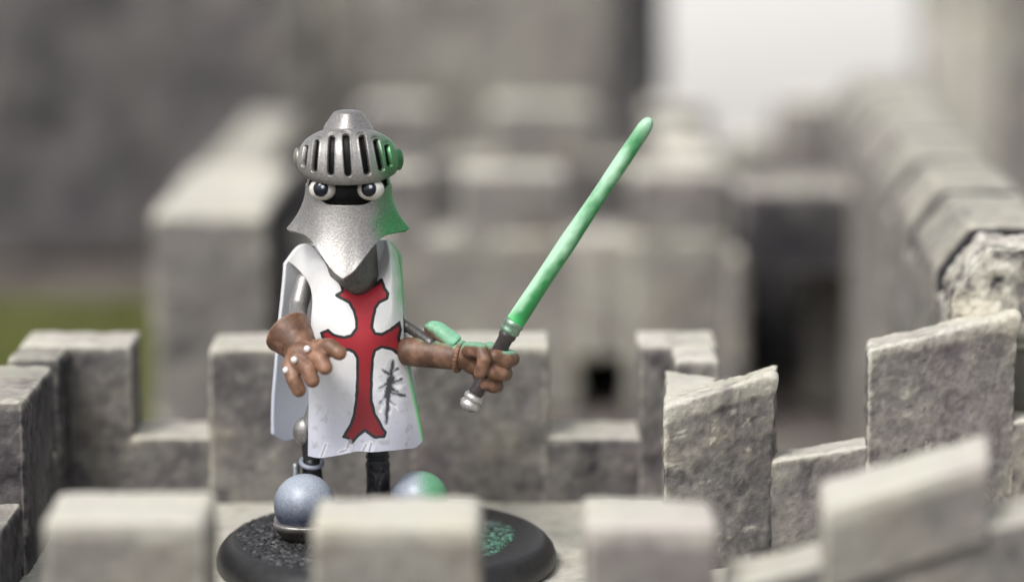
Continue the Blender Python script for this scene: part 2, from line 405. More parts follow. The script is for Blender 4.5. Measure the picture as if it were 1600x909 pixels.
# ------------------------------------------------------------------ long curtain wall on the right, merlons with chamfered heads
cw = thing('curtain_wall', 'tall grey curtain wall with chamfered merlons stepping back at the right', 'castle wall', (6.5, 14, GZ))
ZC = 3.55
c0 = U(1472, 366, ZC); c1 = U(1345, 180, ZC)
c0v = Vector(c0[:2]); c1v = Vector(c1[:2]); dC = (c1v - c0v).normalized(); LC = (c1v - c0v).length
p0 = c0v; p1 = c1v
nC = Vector((dC.y, -dC.x))
def cplan(s0, s1, th, inset=0.0):
    a = p0 + dC * s0 + nC * inset; b = p0 + dC * s1 + nC * inset
    return [tuple(a), tuple(a + nC * th), tuple(b + nC * th), tuple(b)]
def cstone(name, s0, s1, z0, z1, ch, **kw):
    """block with a chamfered head running across the wall: its section is an outline extruded along the wall"""
    bm = bmesh.new(); th = kw.pop('th', 1.9)
    sec = [(0, z0), (th, z0), (th, z1 - ch), (th - ch, z1), (ch, z1), (0, z1 - ch * 1.25)]
    vs0 = [bm.verts.new((*(p0 + dC * s0 + nC * u), z)) for u, z in sec]
    f = bm.faces.new(vs0); g_ = bmesh.ops.extrude_face_region(bm, geom=[f])
    for v in g_['geom']:
        if isinstance(v, bmesh.types.BMVert): v.co.x += dC.x * (s1 - s0); v.co.y += dC.y * (s1 - s0)
    bmesh.ops.recalc_face_normals(bm, faces=bm.faces)
    vox = kw.get('vox', .08); amp = kw.get('amp', .04); bias = kw.get('bias', .1)
    me = baked(bm, [('REMESH', dict(mode='VOXEL', voxel_size=vox, adaptivity=0.0)), ('SMOOTH', dict(factor=0.5, iterations=3))])
    A, N = coords(me); big = fbm(A, 1.1, 3, s0) - .5; fine = fbm(A, 5.5, 4, s0) - .5; vf = fbm(A, 17, 2, s0) - .5
    A2 = A + N * (big * amp * 2.2 + fine * amp * 1.6 + vf * amp * .5)[:, None]
    rk = kw.get('rough', 1.0); rel = .5 + (fine * .5 + big * .25 + vf * .3) * rk + bias + sstep(.4, .8, N[:, 2]) * .15
    rel = rel - .5 * sstep(.6, .9, np.abs(N[:, 0] * dC.x + N[:, 1] * dC.y)) * (rk < 2)  # end faces toned down, shade of the gaps put into the colour
    cur = curvature(me, A, N); rel = rel + .2 * sstep(.05, .2, -cur)
    set_val(me, rel, 'relief'); set_coords(me, A2)
    return link(name, me, M_stone, cw)
stone('wall', cplan(-1.3, LC + 8, 1.9), GZ, ZC - .8, cw, vox=.14, amp=.05, bias=.03)
cstone('merlon', -1.35, 0, ZC - 1.2, ZC + .02, 0.45, vox=.035, amp=.08, bias=.12, rough=2.4)
for k in range(6):
    s_ = .75 + 3.75 * k
    cstone('merlon', s_, s_ + 3.1, ZC - 1.2, ZC, 0.45, vox=.055 if k < 2 else .1, amp=.035, bias=.02)

gt = thing('castle_gate', 'low stone gatehouse with a dark passage, between the keep and the curtain wall', 'gatehouse', (5.2, 20, GZ))
gx0, gx1 = bx(1150, 19.2, 1), bx(1352, 19.2, 1)
stone('lintel', rect(gx0, 19.2, gx1, 20.6), W(1240, 432, 19.2).z, 2.0, gt, vox=.12, amp=.05, bias=-.36)
stone('shade_roof', rect(gx0, 20.5, gx1 + .6, 23), W(1240, 432, 19.2).z + .1, 1.8, gt, vox=.2, amp=.05, bias=-.36)  # slab added over the passage to keep it dark
stone('pillar', rect(bx(1262, 21.5, 0), 21.5, bx(1345, 21.5, 0), 22.4), GZ, 1.0, gt, vox=.14, amp=.05, bias=.0)
stone('back_wall', rect(gx0, 24.8, gx1 + .6, 25.6), GZ, 1.4, gt, vox=.2, amp=.05, bias=-.3)  # passage shade painted in as a darker tone
stone('jamb', rect(gx0 - .1, 19.25, gx0 + .22, 20.6), GZ, .8, gt, vox=.1, amp=.05, bias=-.15)

# ------------------------------------------------------------------ far walls
def far_wall(label, plan_, z1, bias, name='castle_wall', chips=0):
    c = (sum(p[0] for p in plan_) / len(plan_), sum(p[1] for p in plan_) / len(plan_), GZ)
    t = thing(name, label, 'castle wall', c)
    stone('wall', plan_, GZ, z1, t, vox=.4, amp=.15, bias=bias)
    return t
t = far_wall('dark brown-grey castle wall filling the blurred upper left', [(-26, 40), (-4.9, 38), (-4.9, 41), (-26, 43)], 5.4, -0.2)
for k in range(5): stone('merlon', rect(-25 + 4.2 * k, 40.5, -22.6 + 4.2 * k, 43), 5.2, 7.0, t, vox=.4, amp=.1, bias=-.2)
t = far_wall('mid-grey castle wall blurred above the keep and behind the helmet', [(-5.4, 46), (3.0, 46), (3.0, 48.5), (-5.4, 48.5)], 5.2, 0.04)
stone('wall_return', rect(2.5, 43.2, 4.05, 49), GZ, 5.6, t, vox=.35, amp=.1, bias=-.34)  # very dark tone stands in for the shadowed gap here
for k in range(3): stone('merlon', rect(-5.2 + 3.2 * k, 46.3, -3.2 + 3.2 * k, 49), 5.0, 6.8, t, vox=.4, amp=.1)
t = far_wall('small low grey wall closing the alley between keep and curtain wall', [(3.6, 35.2), (9.6, 35.2), (9.6, 37), (3.6, 37)], -.6, 0.04)
for xa, xb, zz in ((1050, 1135, .3), (1135, 1215, 1.1), (1215, 1330, 2.0)):
    a_ = W(xa, 300, 35); b_ = W(xb, 300, 35)
    stone('merlon', rect(a_.x, 35, b_.x, 37), -1.2, zz, t, vox=.25, amp=.08, bias=-.04)

t = far_wall('grey tower blurred in the upper right corner', [(10.5, 40), (24, 36), (24, 39), (10.5, 43)], 6.2, 0.2, name='castle_tower')
stone('buttress', rect(12.2, 37.6, 13.2, 41), GZ, 5.8, t, vox=.35, amp=.1, bias=-.1)
stone('buttress', rect(15.4, 36.6, 16.4, 40), GZ, 5.8, t, vox=.35, amp=.1, bias=-.1)

# ------------------------------------------------------------------ the knight
BX = -1.485
kn = thing('knight_figurine', 'painted toy knight in slotted silver helmet and white tabard with a red cross', 'figurine', (BX, 0, 0))
GREEN = np.array([0.10, 0.42, 0.15]); SILVER = np.array([0.42, 0.405, 0.39]); DKSTEEL = np.array([0.10, 0.10, 0.105])
def mixc(a, b, t):
    t = np.asarray(t)[:, None]; return a * (1 - t) + b * t
def px_of(A):                          # photo coordinates of model points (used to place painted marks)
    v = A - np.array(CAM); dep = v[:, 1] * CP - v[:, 2] * SP
    return 800 + FPX * v[:, 0] / dep, 454.5 - FPX * (v[:, 1] * SP + v[:, 2] * CP) / dep

# base
ztop = 0.35
bm = lathe_bm([(0, 0.004), (1.98, 0.004), (2.01, .04), (2.015, .12), (1.985, .21), (1.92, .29), (1.86, .335), (1.80, .352), (1.2, ztop - .01), (0, ztop - .01)], 128, (BX, 0, 0))
me = bpy.data.meshes.new('base'); bm.to_mesh(me); bm.free()
A, N = coords(me); set_col(me, np.tile([0.022, 0.021, 0.022], (len(A), 1)))
base = link('base', me, M_base, kn)
# sand glued on the base
def sand():
    n = 420; c = np.array([BX - 0.12, 0.0]); Rr = 1.74
    rr = np.linspace(0, 1, 200) ** 0.85; th = np.linspace(0, 2 * np.pi, 620)
    rr, th = np.meshgrid(rr, th, indexing='ij')
    edge = Rr + 0.05 * np.sin(3 * th + 1) + 0.03 * np.sin(7 * th) - 0.12 * np.clip(np.cos(th - .5), 0, 1)
    x = c[0] + rr * edge * np.cos(th); y = c[1] + rr * edge * np.sin(th)
    P = np.stack([x, y, np.zeros_like(x)], -1); Q = P.reshape(-1, 3)
    # grains: cell noise made of random bumps
    rs = np.random.RandomState(2); cell = 0.045
    gx = np.floor(Q[:, 0] / cell).astype(int); gy = np.floor(Q[:, 1] / cell).astype(int)
    T = rs.rand(256, 256, 3); hgt = np.zeros(len(Q)); tone = np.zeros(len(Q))
    for i in (-1, 0, 1):
        for j in (-1, 0, 1):
            a = (gx + i) % 256; b = (gy + j) % 256; t3 = T[a, b]
            cx = (gx + i + t3[:, 0]) * cell; cy = (gy + j + t3[:, 1]) * cell; rad = cell * (.45 + .5 * t3[:, 2])
            d = 1 - ((Q[:, 0] - cx) ** 2 + (Q[:, 1] - cy) ** 2) / rad ** 2
            hh = np.sqrt(np.clip(d, 0, 1)) * rad * .8
            m = hh > hgt; hgt = np.where(m, hh, hgt); tone = np.where(m, t3[:, 0], tone)
    ed = sstep(1.0, .96, rr.reshape(-1))
    Q = Q.copy(); Q[:, 2] = ztop + (-.012 + hgt + .012 * fbm(Q, 3, 2)) * ed - .03 * (1 - ed)
    me = grid_mesh(Q.reshape(P.shape))
    col = mixc(np.array([0.012, 0.012, 0.013]), np.array([0.26, 0.25, 0.26]), np.clip(hgt / .04, 0, 1) ** 2 * (.08 + .92 * tone ** 3))
    u, v = px_of(Q)
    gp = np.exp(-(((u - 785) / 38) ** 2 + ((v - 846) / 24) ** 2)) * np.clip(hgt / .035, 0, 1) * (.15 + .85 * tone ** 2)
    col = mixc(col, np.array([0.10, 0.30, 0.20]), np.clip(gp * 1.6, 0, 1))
    gold = (np.exp(-(((u - 402) / 3) ** 2 + ((v - 881) / 3) ** 2)) > .3) & (hgt > .02)
    col[gold] = (.5, .4, .25)
    set_col(me, col)
    o = link('glued_sand', me, M_sand, base); o['kind'] = 'stuff'
    o.matrix_parent_inverse = base.matrix_parent_inverse @ Matrix() if False else Matrix()
    o.parent = base; o.matrix_parent_inverse = (Matrix.Translation(kn.location) @ base.matrix_parent_inverse).inverted() if False else Matrix()
    return o
sand()

def sub(o, parent):                    # hang a sub-part (built in world coordinates) under a part
    o.parent = parent; o.matrix_parent_inverse = Matrix(); return o

YH = 0.25
# body: one skin of torso, neck, head, arms and legs
bm = bmesh.new()
add_chain(bm, [W(550, 452, .36), W(552, 540, .42), W(560, 620, .45)], [.36, .36, .38])
add_chain(bm, [W(548, 430, .22), W(545, 330, YH)], [.33, .30])
add_ball(bm, W(545, 300, YH), .46, (1, 1, 1.0))
add_chain(bm, [W(500, 430, .6), W(476, 440, .56), W(466, 480, .38), W(463, 515, .0)], [.13, .125, .115, .10])
add_chain(bm, [W(596, 430, .55), W(608, 460, .5), W(622, 505, .35), W(640, 512, .25), W(672, 535, .0)], [.13, .12, .09, .065, .07])
add_chain(bm, [W(515, 610, .35), W(484, 672, .28), W(487, 725, .32), W(490, 790, .25)], [.2, .12, .10, .12])
add_chain(bm, [W(595, 610, .4), W(590, 690, .42), W(590, 800, .45)], [.2, .13, .14])
me = fuse(bm, .022, 3)
A, N = coords(me); u, v = px_of(A)
col = np.tile(SILVER * .9, (len(A), 1))
col = mixc(col, SILVER * .42, sstep(520, 545, u) * (1 - sstep(610, 640, v)))
col = mixc(col, DKSTEEL * .7, sstep(655, 690, v))
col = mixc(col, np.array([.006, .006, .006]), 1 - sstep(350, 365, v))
body = link('body', me, M_steel, kn); set_col(me, col)
# little mail rings on the chest, seen in the neckline: raised with the mesh
# knee guard, ankle rings
bm = bmesh.new(); add_ball(bm, W(477, 674, .30), .15, (1, .9, 1.2)); me = fuse(bm, .012, 2); A, N = coords(me); set_col(me, np.tile(SILVER * .9, (len(A), 1)))
link('knee_guard', me, M_steel, kn)
def ring(name, c, r, t, m, colr, axis=Vector((0, 0, 1)), parent=None):
    bm = bmesh.new(); q = axis.to_track_quat('Z', 'Y').to_matrix().to_4x4(); pts = []
    for k in range(28):
        a = 2 * math.pi * k / 28
        pts.append(Vector(c) + (q @ Vector((math.cos(a) * r, math.sin(a) * r, 0))))
    for k in range(28): add_cap(bm, pts[k], t, pts[(k + 1) % 28], t, 8)
    me = fuse(bm, t * .35, 2); A, N = coords(me); set_col(me, np.tile(colr, (len(A), 1)))
    return link(name, me, m, parent or kn)
ring('ankle_ring', W(487, 722, .25), .125, .03, M_shoe, np.array([.30, .33, .40]), Vector((.1, -.35, 1)))
ring('ankle_ring', W(590, 712, .42), .12, .028, M_dark, np.array([.05, .055, .065]), Vector((0, -.1, 1)))
# strap clasp behind the ankle
bm = bmesh.new(); add_cap(bm, W(462, 728, .35), .05, W(462, 748, .3), .045); me = fuse(bm, .012, 2); A, N = coords(me); set_col(me, np.tile([.3, .32, .33], (len(A), 1)))
link('ankle_plate', me, M_steel, kn)
bm = bmesh.new(); add_chain(bm, [W(590, 725, .42), W(592, 795, .42)], [.135, .15]); add_cap(bm, W(600, 740, .3), .05, W(585, 790, .3), .06)
me = fuse(bm, .015, 2); A, N = coords(me); A = A + N * ((fbm(A, 9, 3) - .5) * .06)[:, None]; set_coords(me, A); set_col(me, np.tile([.05, .05, .06], (len(A), 1)))
link('greave', me, M_dark, kn)
bm = bmesh.new(); add_chain(bm, [W(487, 725, .3), W(492, 800, .25)], [.115, .14])
me = fuse(bm, .015, 2); A, N = coords(me); set_col(me, np.tile([.02, .02, .024], (len(A), 1)))
link('greave', me, M_dark, kn)

# shoes: round toe cap on a flat metal sole
def shoe(c, r, ang, green):
    c = Vector(c); bm = bmesh.new()
    add_ball(bm, c, r, (1, 1.02, 1.0), seg=4)
    bk = Vector((math.sin(ang), math.cos(ang), 0))
    add_cap(bm, c + bk * .15 - Vector((0, 0, .06)), r * .8, c + bk * .5 - Vector((0, 0, .1)), r * .55)
    me = fuse(bm, .018, 4)
    A, N = coords(me)
    A[:, 2] = np.maximum(A[:, 2], ztop + .16); set_coords(me, A)
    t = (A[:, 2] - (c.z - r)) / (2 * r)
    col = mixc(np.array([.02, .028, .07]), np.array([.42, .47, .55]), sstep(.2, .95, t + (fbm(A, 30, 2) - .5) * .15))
    if green:
        u, v = px_of(A)
        g_ = sstep(640, 678, u + (754 - v) * .1) * (1 - .35 * sstep(770, 800, v)); col = mixc(col, np.array([.13, .42, .2]), g_ * .9)
    set_col(me, col)
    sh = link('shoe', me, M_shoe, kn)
    # sole
    n = 40; bm = bmesh.new(); rings = []
    for z, k in ((.0, .66), (.03, .76), (.10, .92), (.16, 1.02), (.20, 1.08), (.225, 1.06), (.225, .8)):
        lp = []
        for i in range(n):
            a = 2 * math.pi * i / n; x = math.cos(a) * r * k; y = math.sin(a) * r * k
            if y > 0: x *= .92; y = y * 2.3
            q = Vector((x, y, 0)); q.rotate(Matrix.Rotation(-ang, 3, 'Z'))
            lp.append(bm.verts.new((c.x + q.x, c.y + q.y, ztop + .005 + z)))
        rings.append(lp)
    for P_, Q_ in zip(rings, rings[1:]):
        for i in range(n): bm.faces.new((P_[i], P_[(i + 1) % n], Q_[(i + 1) % n], Q_[i]))
    bm.faces.new(rings[0][::-1]); bm.faces.new(rings[-1])
    me = baked(bm, [('SUBSURF', dict(levels=2, render_levels=2))]); A, N = coords(me)
    A = A + N * ((fbm(A, 6, 2) - .5) * .03)[:, None]; set_coords(me, A)
    z = A[:, 2] - ztop
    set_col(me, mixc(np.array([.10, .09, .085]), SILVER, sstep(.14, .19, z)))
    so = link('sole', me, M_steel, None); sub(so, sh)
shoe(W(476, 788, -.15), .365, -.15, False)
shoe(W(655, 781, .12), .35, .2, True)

# ---- tabard front
def panel(name, T, B, L, Rr, Yf, nu, nv, colf, thick=.05, ytop=None, warp=None):
    u = np.linspace(0, 1, nu); v = np.linspace(0, 1, nv)
    uu, vv = np.meshgrid(u, v)
    Lx = smooth_interp(vv, L); Rx = smooth_interp(vv, Rr); X = Lx + (Rx - Lx) * uu
    Ty = smooth_interp(uu, T); By = smooth_interp(uu, B); Y = Ty + (By - Ty) * vv
    D = Yf(uu, vv)
    if warp is not None: D = D + warp(X, Y)
    a = (X - 800) / FPX; b = -(Y - 454.5) / FPX
    dx, dy, dz = a, CP + b * SP, -SP + b * CP
    t = (D - CAM.y) / dy
    P = np.stack([CAM.x + dx * t, CAM.y + dy * t, CAM.z + dz * t], -1)
    me = grid_mesh(P); set_col(me, colf(X.ravel(), Y.ravel(), P.reshape(-1, 3)))
    o = link(name, me, M_cloth, kn)
    m = o.modifiers.new('s', 'SOLIDIFY'); m.thickness = thick; m.offset = 1
    dg = bpy.context.evaluated_depsgraph_get(); dg.update()
    me2 = bpy.data.meshes.new_from_object(o.evaluated_get(dg)); o.modifiers.clear(); o.data = me2
    bv = bmesh.new(); bv.from_mesh(me2)
    bmesh.ops.recalc_face_normals(bv, faces=bv.faces); bv.to_mesh(me2); bv.free()
    me2.shade_smooth()
    return o
# cross outline in photo pixels
CR1 = [(532, 443), (546, 451), (560, 454), (575, 451), (590, 443), (596, 437), (600, 449), (606, 458), (604, 466), (592, 473), (586, 482), (583, 497), (581, 512), (586, 521), (596, 522), (610, 515), (624, 504), (626, 515), (623, 528), (628, 543), (627, 556), (612, 545), (596, 542), (586, 547), (582, 560), (580, 590), (580, 625), (585, 645), (597, 668), (602, 675), (600, 681), (587, 683), (570, 672), (560, 679), (549, 691), (544, 684), (537, 682), (546, 668), (553, 650), (557, 625), (559, 590), (559, 560), (553, 550), (545, 546), (530, 547), (515, 545), (505, 528), (502, 520), (512, 516), (522, 524), (538, 527), (549, 524), (557, 512), (557, 500), (553, 485), (546, 473), (536, 467), (526, 461), (536, 455), (534, 447)]
def poly_sd(X, Y, poly):
    P = np.array(poly, float); n = len(P); d = np.full(X.shape, 1e9); ins = np.zeros(X.shape, bool)
    for i in range(n):
        a = P[i]; b = P[(i + 1) % n]; e = b - a; w0 = X - a[0]; w1 = Y - a[1]
        t = np.clip((w0 * e[0] + w1 * e[1]) / (e @ e), 0, 1)
        d = np.minimum(d, (w0 - e[0] * t) ** 2 + (w1 - e[1] * t) ** 2)
        c = ((a[1] > Y) != (b[1] > Y)) & (X < (b[0] - a[0]) * (Y - a[1]) / (b[1] - a[1] + 1e-12) + a[0]); ins ^= c
    d = np.sqrt(d); return np.where(ins, -d, d)
# gash outline, in photo pixels
GASH = [(612, 565), (616, 578), (615, 590), (625, 586), (620, 597), (629, 600), (618, 606), (632, 622), (618, 618), (619, 634), (612, 628), (607, 645), (604, 662), (602, 640), (596, 632), (604, 622), (592, 612), (603, 608), (596, 590), (605, 594), (606, 578)]
def tab_col(X, Y, P):
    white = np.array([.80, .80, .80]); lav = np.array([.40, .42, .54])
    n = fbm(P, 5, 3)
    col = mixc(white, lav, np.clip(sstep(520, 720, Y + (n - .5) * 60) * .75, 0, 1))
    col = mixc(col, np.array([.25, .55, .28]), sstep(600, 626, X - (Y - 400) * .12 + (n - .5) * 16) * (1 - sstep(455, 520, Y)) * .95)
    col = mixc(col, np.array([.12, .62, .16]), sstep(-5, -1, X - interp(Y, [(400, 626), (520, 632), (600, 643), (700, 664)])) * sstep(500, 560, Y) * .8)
    col = mixc(col, np.array([.30, .29, .30]), sstep(.60, .74, fbm(P, 9, 4, 21)) * sstep(560, 715, Y) * .55)
    s_ = poly_sd(X, Y, CR1)
    s_ = s_ + (fbm(P, 14, 2, 9) - .5) * 2.0
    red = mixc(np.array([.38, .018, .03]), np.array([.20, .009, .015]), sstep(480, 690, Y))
    col = mixc(col, red, sstep(1.0, -1.0, s_))
    col = mixc(col, np.array([.02, .02, .022]), sstep(3.0, 1.8, np.abs(s_)))
    # scorched gash
    def strokes(L_):
        d = np.full(X.shape, 1e3)
        for x0, y0, x1, y1, w0, w1 in L_:
            e = np.array([x1 - x0, y1 - y0], float); t = np.clip(((X - x0) * e[0] + (Y - y0) * e[1]) / (e @ e), 0, 1)
            d = np.minimum(d, np.hypot(X - x0 - e[0] * t, Y - y0 - e[1] * t) - (w0 + (w1 - w0) * t))
        return d + (fbm(P, 20, 4) - .5) * 7 - .6
    wl = strokes([(618, 572, 630, 592, .5, 2.5), (622, 606, 634, 598, 2.5, .5), (594, 598, 604, 616, .5, 2.2), (599, 622, 607, 645, .5, 2.5), (612, 630, 622, 640, 2.5, .5), (621, 588, 614, 606, 2, 1.5), (598, 634, 594, 642, 1.5, .3)])
    col = mixc(col, np.array([.88, .89, .92]), sstep(2.0, -.8, wl) * .8)
    dk = strokes([(614, 564, 611, 590, .6, 3.6), (611, 590, 606, 618, 4.6, 3.4), (606, 618, 604, 662, 3.0, .4), (610, 586, 598, 577, 2, .2), (608, 598, 592, 606, 2.6, .2), (610, 600, 628, 592, 2.4, .2), (607, 612, 632, 618, 2.6, .2), (606, 616, 594, 628, 2.2, .2), (608, 606, 620, 612, 2.5, 1), (612, 582, 621, 576, 1.6, .2), (606, 624, 616, 632, 1.6, .2)])
    col = mixc(col, np.array([.20, .20, .23]), sstep(3.2, .2, dk) * .65)
    col = mixc(col, np.array([.022, .022, .026]), sstep(.9, -1.6, dk) * .9)
    # hairline tears at the hem
    for x0, y0, x1, y1 in ((502, 712, 509, 694), (541, 703, 546, 690), (566, 706, 572, 694), (577, 704, 580, 692), (531, 706, 540, 703)):
        e = np.array([x1 - x0, y1 - y0]); t = np.clip(((X - x0) * e[0] + (Y - y0) * e[1]) / (e @ e), 0, 1)
        d = np.hypot(X - x0 - e[0] * t, Y - y0 - e[1] * t)
        col = mixc(col, np.array([.9, .9, .92]), sstep(3.2, 1.6, np.abs(d - 2)) * .25); col = mixc(col, np.array([.22, .22, .26]), sstep(1.4, .5, d) * .8)
    return col
def tab_warp(X, Y):
    g = poly_sd(X.ravel(), Y.ravel(), GASH).reshape(X.shape)
    w = .006 * sstep(6, -4, g) - .002 * np.exp(-((g - 5) / 4) ** 2)
    w = w + .02 * np.sin(X / 17.0 + 1) * sstep(600, 700, Y)
    for x0 in (505, 543, 569, 579): w = w - .007 * np.exp(-((X - x0 - (712 - Y) * .35 - 3) / 3.0) ** 2) * sstep(688, 706, Y)
    w = w + .03 * (np.exp(-((X - 498) / 14.) ** 2)) * sstep(560, 620, Y)
    return w
TOP = [(0, 408), (.10, 386), (.2, 384), (.32, 403), (.45, 429), (.56, 440), (.70, 434), (.80, 418), (.855, 396), (.885, 377), (.94, 382), (1.0, 398)]
BOT = [(0, 712), (.08, 715), (.2, 713), (.35, 708), (.42, 705), (.55, 706), (.7, 704), (.85, 701), (.96, 696), (1.0, 688)]
LF = [(0, 450), (.03, 462), (.07, 473), (.12, 483), (.17, 487), (.3, 486), (.5, 483), (.75, 482), (1, 481)]
RG = [(0, 622), (.1, 626), (.25, 629), (.45, 632), (.6, 639), (.8, 650), (.93, 658), (1, 661)]
def tabY(u, v):
    cen = smooth_interp(v, [(0, .10), (.12, -.10), (.3, -.22), (.6, -.24), (1, -.34)])
    w = 2 * u - 1
    return cen + .42 * np.abs(w) ** 2.4 + .12 * sstep(.1, 0, v)
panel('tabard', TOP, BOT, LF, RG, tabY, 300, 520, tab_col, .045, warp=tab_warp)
# the back of the tabard hanging behind like a cape
def cape_col(X, Y, P):
    n = fbm(P, 5, 3)
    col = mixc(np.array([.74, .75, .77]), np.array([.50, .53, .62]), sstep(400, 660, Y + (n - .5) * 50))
    col = mixc(col, np.array([.12, .55, .16]), sstep(640, 655, X))
    return mixc(col, np.array([.25, .55, .28]), sstep(590, 615, X) * (1 - sstep(455, 520, Y)))
CT = [(0, 412), (.12, 385), (.25, 382), (.5, 378), (.8, 374), (.92, 380), (1, 400)]
CB = [(0, 678), (.06, 688), (.2, 680), (.4, 672), (.7, 676), (1, 686)]
CL = [(0, 447), (.1, 445), (.35, 438), (.6, 432), (.85, 427), (1, 427)]
CRr = [(0, 623), (.3, 629), (.6, 640), (1, 657)]
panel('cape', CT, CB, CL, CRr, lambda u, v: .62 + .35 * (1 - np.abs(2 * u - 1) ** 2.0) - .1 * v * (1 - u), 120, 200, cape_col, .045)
# ---- helmet
s1 = S(YH); HC = W(545, 300, YH)
def hz(py): return W(545, py, YH).z
seg = 128
prof = [(3, 172), (14, 172.5), (21, 175), (26, 182), (31, 190), (37, 198), (39, 203), (43, 210), (48, 220), (53, 233), (57, 248), (61, 264), (66, 290), (66, 310), (66, 330)]
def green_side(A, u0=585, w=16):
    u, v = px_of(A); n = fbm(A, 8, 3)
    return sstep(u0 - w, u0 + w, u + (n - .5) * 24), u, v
th = np.linspace(-np.pi, np.pi, seg * 2 + 1)
ys = np.array([p[1] for p in prof], float); rs_ = np.array([p[0] for p in prof], float)
t_ = np.linspace(0, len(prof) - 1, 120); yy = np.interp(t_, range(len(prof)), ys); rr = np.interp(t_, range(len(prof)), rs_)
kern = np.ones(5) / 5; yy[2:-2] = np.convolve(yy, kern, 'valid'); rr[2:-2] = np.convolve(rr, kern, 'valid')
TH, YY = np.meshgrid(th, yy); RR = np.repeat(rr[:, None], len(th), 1)
# flattened facets on the crown like a comb
RR = RR * (1 + .05 * np.cos(4 * TH) * sstep(205, 190, YY))
ZZ = np.vectorize(hz)(yy)[:, None].repeat(len(th), 1)
P = np.stack([HC.x + RR * s1 * np.sin(TH), HC.y - RR * s1 * np.cos(TH) * 1.02, ZZ], -1)
me = grid_mesh(P)
bm = bmesh.new(); bm.from_mesh(me)
kill = [f for f in bm.faces if (lambda c: c.z < hz(268) and abs(math.atan2(c.x - HC.x, -(c.y - HC.y))) < R(78))(f.calc_center_median())]
bmesh.ops.delete(bm, geom=kill, context='FACES')
bmesh.ops.remove_doubles(bm, verts=bm.verts, dist=1e-5); bmesh.ops.recalc_face_normals(bm, faces=bm.faces)
me = baked(bm, [('SOLIDIFY', dict(thickness=.04, offset=-1))])
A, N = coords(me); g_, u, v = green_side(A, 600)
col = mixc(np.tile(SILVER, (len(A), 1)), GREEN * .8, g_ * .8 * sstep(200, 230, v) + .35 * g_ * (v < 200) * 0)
set_col(me, col)
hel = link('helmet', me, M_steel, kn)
# visor with seven slots sunk into it
nth, nz = 620, 190
th = np.linspace(R(-97), R(97), nth); vv = np.linspace(0, 1, nz)
TH, VV = np.meshgrid(th, vv); ct = np.cos(TH)
# front is taller: top and bottom edges swing with the angle
ytop_ = 206 - 10 * np.clip(ct, 0, 1); ybot_ = 259 + 20 * np.clip(ct, 0, 1) ** .8
YY = ytop_ + (ybot_ - ytop_) * VV
RR = smooth_interp(VV, [(0, 46), (.06, 54), (.16, 64), (.34, 74), (.55, 79.5), (.8, 81.5), (1, 80)])
RR = RR - 3.5 * sstep(R(70), R(97), np.abs(TH))
slot = np.zeros_like(RR) + 9.0
XI = RR * np.sin(TH); YI = YY + .19 * RR * np.cos(TH)
SL = [(-63, 230, -66, 264, 3.6), (-46, 222, -49, 273, 4.4), (-22, 216, -23, 279, 5.2), (0, 213, 4, 281, 5.4), (25, 215, 33, 278, 5.2), (46, 221, 54, 271, 4.4), (62, 229, 66, 264, 3.6)]
for x0, y0, x1, y1, hw in SL:
    y0 += hw; y1 -= hw; ex, ey = x1 - x0, y1 - y0
    t_ = np.clip(((XI - x0) * ex + (YI - y0) * ey) / (ex * ex + ey * ey), 0, 1)
    d = np.hypot(XI - x0 - ex * t_, YI - y0 - ey * t_) - hw
    d = np.where(np.cos(TH) > .05, d, 9.0)
    slot = np.minimum(slot, d)
dep = sstep(.9, -1.2, slot); rim = np.exp(-((slot - 1.6) / 1.2) ** 2)
edge_r = sstep(.06, 0, VV) + sstep(.93, 1, VV)
RR2 = RR - 9 * dep + .6 * rim - 1.5 * edge_r
Zt = np.interp(YY.ravel(), np.linspace(180, 320, 50), [hz(q) for q in np.linspace(180, 320, 50)]).reshape(YY.shape)
P = np.stack([HC.x + RR2 * s1 * np.sin(TH), HC.y - RR2 * s1 * np.cos(TH) * 1.04, Zt], -1)
me = grid_mesh(P); A, N = coords(me)
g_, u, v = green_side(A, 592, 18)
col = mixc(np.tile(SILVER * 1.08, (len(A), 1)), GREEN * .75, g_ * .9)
col = mixc(col, SILVER * .35, (sstep(.8, 1, VV) * .5).ravel())
col = mixc(col, np.array([.008, .008, .008]), sstep(.3, .8, dep).ravel())
set_col(me, col)
vis = link('visor', me, M_steel, None); sub(vis, hel)
m = vis.modifiers.new('s', 'SOLIDIFY'); m.thickness = .04; m.offset = 1
# pivots
def rivet(name, c, r, axis, colr, parent, m=M_steel, flat=.5):
    bm = bmesh.new(); add_ball(bm, c, r, (1, 1, flat), axis.to_track_quat('Z', 'Y'), 4)
    me = bpy.data.meshes.new(name); bm.to_mesh(me); bm.free(); A, N = coords(me); set_col(me, np.tile(colr, (len(A), 1)))
    return sub(link(name, me, m, None), parent)
rivet('pivot', HC + Vector((-79 * s1, -.04, hz(247) - HC.z)), .125, Vector((-1, -.15, 0)), np.array([.42, .42, .36]), hel, flat=.4)
rivet('pivot', HC + Vector((79 * s1, -.04, hz(249) - HC.z)), .125, Vector((1, -.15, 0)), GREEN * .55, hel, flat=.4)
